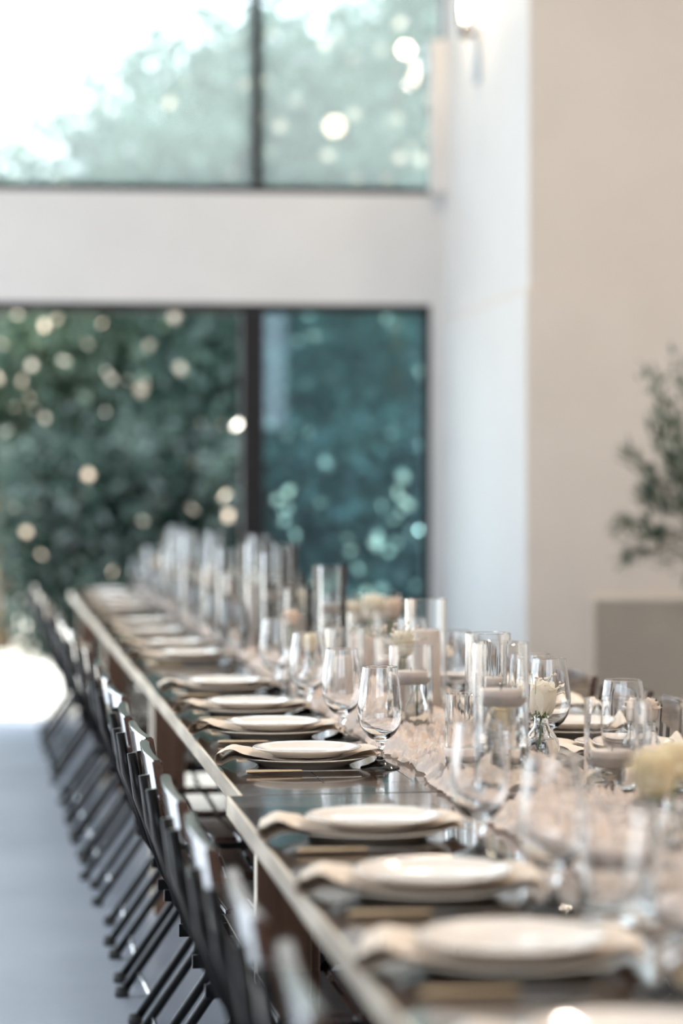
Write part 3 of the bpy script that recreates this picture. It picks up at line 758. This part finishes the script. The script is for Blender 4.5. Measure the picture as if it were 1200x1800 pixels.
def breath(parent_loc, label, seed, h=.07, n=26, spread=.03):
    r = random.Random(seed); t = thing('baby_breath_sprig', label, 'flower', parent_loc, 0, "sprigs of tiny white blossom")
    bm = bmesh.new(); bb = bmesh.new()
    for k in range(n):
        e = Vector((r.gauss(0,spread), r.gauss(0,spread), h*r.uniform(.55,1.1)))
        if k < 12: tube(bm, [(0,0,-.04),(e.x*.2,e.y*.2,h*.4),tuple(e)], .0005, 4)
        bmesh.ops.create_icosphere(bb, subdivisions=1, radius=r.uniform(.0022,.0045), matrix=Matrix.Translation(e))
    part('stems', tomesh(bm,'stems'), M['stem'], t); o = part('blossoms', tomesh(bb,'blossoms',True), M['tiny'], t); o['kind'] = 'stuff'
    return t
def bottle(X, D, label):
    t = thing('bud_bottle', label, 'bottle', (X,YD(X,D),RZ), 0, 'small glass bud bottles on the runner')
    if D < 7.2: part('glass_body', BOT, None, t); part('water', WAT, None, t)
    else: part('glass_body', BOT_T, None, t)
    return t
def posy(X, D, size, m, lab, style='round', seed=0, zb=.115, sprig=True, tilt=(0,0)):
    bottle(X, D, 'bottle of the '+lab)
    rose((X, YD(X,D), RZ+zb), size, lab, m, zb-.02, style, seed, tilt=tilt)
    if sprig: breath((X-.012, YD(X,D)+.005, RZ+zb-.005), 'tiny blossom sprig by '+lab, seed, .075)
posy(PXD(951,4.90), 4.90, .090, M['rose'], 'sharp cream rose with pointed petals right of the tall cylinder', 'point', 1, .102, True, (0,.12))
posy(PXD(708,5.75), 5.75, .088, M['rose'], 'pale cream rose above the low cylinder behind the front goblet', 'round', 2, .165)
posy(PXD(1150,3.20), 3.20, .088, M['rose_y'], 'large blurred butter yellow rose near the right edge', 'round', 3, .150, False)
posy(PXD(872,4.62), 4.62, .090, M['rose_y'], 'yellow rose seen through the tall front cylinder', 'round', 4, .105, False)
posy(PXD(770,6.25), 6.25, .070, M['rose_y'], 'butter rose half hidden behind the tall cylinder by the window edge', 'round', 5, .115, False)
posy(PXD(545,6.5), 6.5, .075, M['rose_y'], 'blurred peach rose left of the pillar candle cylinder', 'round', 6, .125, False)
posy(PXD(655,7.2), 7.2, .112, M['rose'], 'blurred white rose of the cluster by the window, larger one', 'round', 7, .175)
posy(PXD(690,7.5), 7.5, .095, M['rose_p'], 'blurred blush rose at the right of the white cluster', 'round', 8, .165)
posy(PXD(620,7.6), 7.6, .095, M['rose'], 'blurred white rose at the left of the white cluster', 'round', 9, .15)
posy(PXD(512,7.0), 7.0, .065, M['rose_p'], 'blurred blush rose on a long stem left of the tall cylinder', 'round', 10, .17, False)
posy(PXD(1185,3.55), 3.55, .08, M['rose_y'], 'blurred yellow rose cut by the right edge of the photo', 'round', 11, .13, False)
posy(PXD(1130,4.75), 4.75, .07, M['rose_p'], 'blush rose behind the right hand cylinders', 'round', 12, .10, False)
for q, (X, D) in enumerate(roses):
    posy(X, D, .085, M[['rose','rose_y','rose_p'][q%3]], 'blurred rose in the far half of the runner, %s from front' % ORD[q], 'round', 30+q, .16, q%2==0)

# ------------------------------------------------------------------ OLIVE TREE IN A POT (right, before the warm-lit wall)
ot = thing('potted_olive_tree', 'potted olive tree with narrow grey green leaves before the warm lit wall', 'plant', at(1262, 10.6), 0)
part('pot', lathe('pot', [(0,0),(.15,0),(.165,.02),(.20,.36),(.215,.38),(.215,.40),(.195,.40),(.18,.33),(0,.33)], 36), M['pot'], ot)
part('soil', lathe('soil', [(0,.345),(.182,.335),(.18,.32),(0,.32)], 24), M['soil'], ot)
bm = bmesh.new(); tube(bm, [(0,0,.3),(.01,.0,.6),(-.01,.01,.9),(0,0,1.15)], .02, 10, radii=[.022,.018,.015,.01]); part('trunk', tomesh(bm,'trunk',True), M['bark'], ot)
ro = random.Random(12); tips = []
bm = bmesh.new(); leafpos = []
ends = [(-.30,.0,1.82),(-.20,.05,1.70),(-.40,.0,1.48),(-.30,-.1,1.52),(-.43,.05,1.18),(-.36,-.05,1.14),(-.24,0,1.02),(-.16,-.1,1.24),(.1,.1,1.8),(.3,0,1.6),(.35,.1,1.3),(0,-.2,1.6),(.1,.2,1.4),(-.1,.15,1.5),(-.12,0,.96),(.25,-.15,1.1),(-.28,.08,1.34),(-.18,-.02,1.88),(-.34,-.04,1.30),(-.22,.04,1.42),(-.40,.03,1.05),(-.30,-.05,1.62),(-.14,.0,1.14)]
for e in ends:
    e = Vector(e); s = Vector((0,0,ro.uniform(.9,1.12))); md = (s+e)/2 + Vector((ro.uniform(-.03,.03),ro.uniform(-.04,.04),.05))
    tube(bm, [s, md, e], .005, 6, radii=[.008,.005,.002])
    for k in range(64):
        t_ = ro.uniform(.42,1.02); p = (s.lerp(md, t_*2) if t_ < .5 else md.lerp(e, t_*2-1)) + Vector((ro.gauss(0,.022),ro.gauss(0,.022),ro.gauss(0,.022)))
        leafpos.append((p, (e-s).normalized()))
part('branches', tomesh(bm,'branches',True), M['bark'], ot)
def leaf_mesh(L_, W_):
    bm = bmesh.new(); pr = [(0,.001),(.2,.6),(.5,1),(.8,.65),(1,.02)]; rows = []
    for (t_, ww) in pr:
        rows.append([bm.verts.new((L_*t_, -W_*ww/2, .004*ww)), bm.verts.new((L_*t_, 0, -.01*(t_-.5)**2)), bm.verts.new((L_*t_, W_*ww/2, .004*ww))])
    for i in range(4):
        for j in range(2): bm.faces.new((rows[i][j],rows[i][j+1],rows[i+1][j+1],rows[i+1][j]))
    return tomesh(bm,'leaf',True)
LF = leaf_mesh(.062,.021); LF.materials.append(M['olive'])
ro.shuffle(leafpos); leafpos.sort(key=lambda q: q[0].x)
for i, (p, d) in enumerate(leafpos[:298]):
    v = (d + Vector((ro.gauss(0,.6),ro.gauss(0,.6),ro.gauss(0,.5)))).normalized(); q = v.to_track_quat('X','Z')
    o = part('leaf', LF, None, ot, p); o.rotation_euler = q.to_euler(); s_ = ro.uniform(.8,1.3); o.scale = (s_,s_,s_)
bm = bmesh.new()
for (p, d) in leafpos[298:]:
    v = (d + Vector((ro.gauss(0,.6),ro.gauss(0,.6),ro.gauss(0,.5)))).normalized(); mt = Matrix.Translation(p) @ v.to_track_quat('X','Z').to_matrix().to_4x4()
    a = [bm.verts.new(mt @ Vector(c)) for c in ((0,0,0),(.031,-.010,.002),(.062,0,0),(.031,.010,.002))]; bm.faces.new(a)
o = part('foliage', tomesh(bm,'foliage'), M['olive'], ot); o['kind'] = 'stuff'
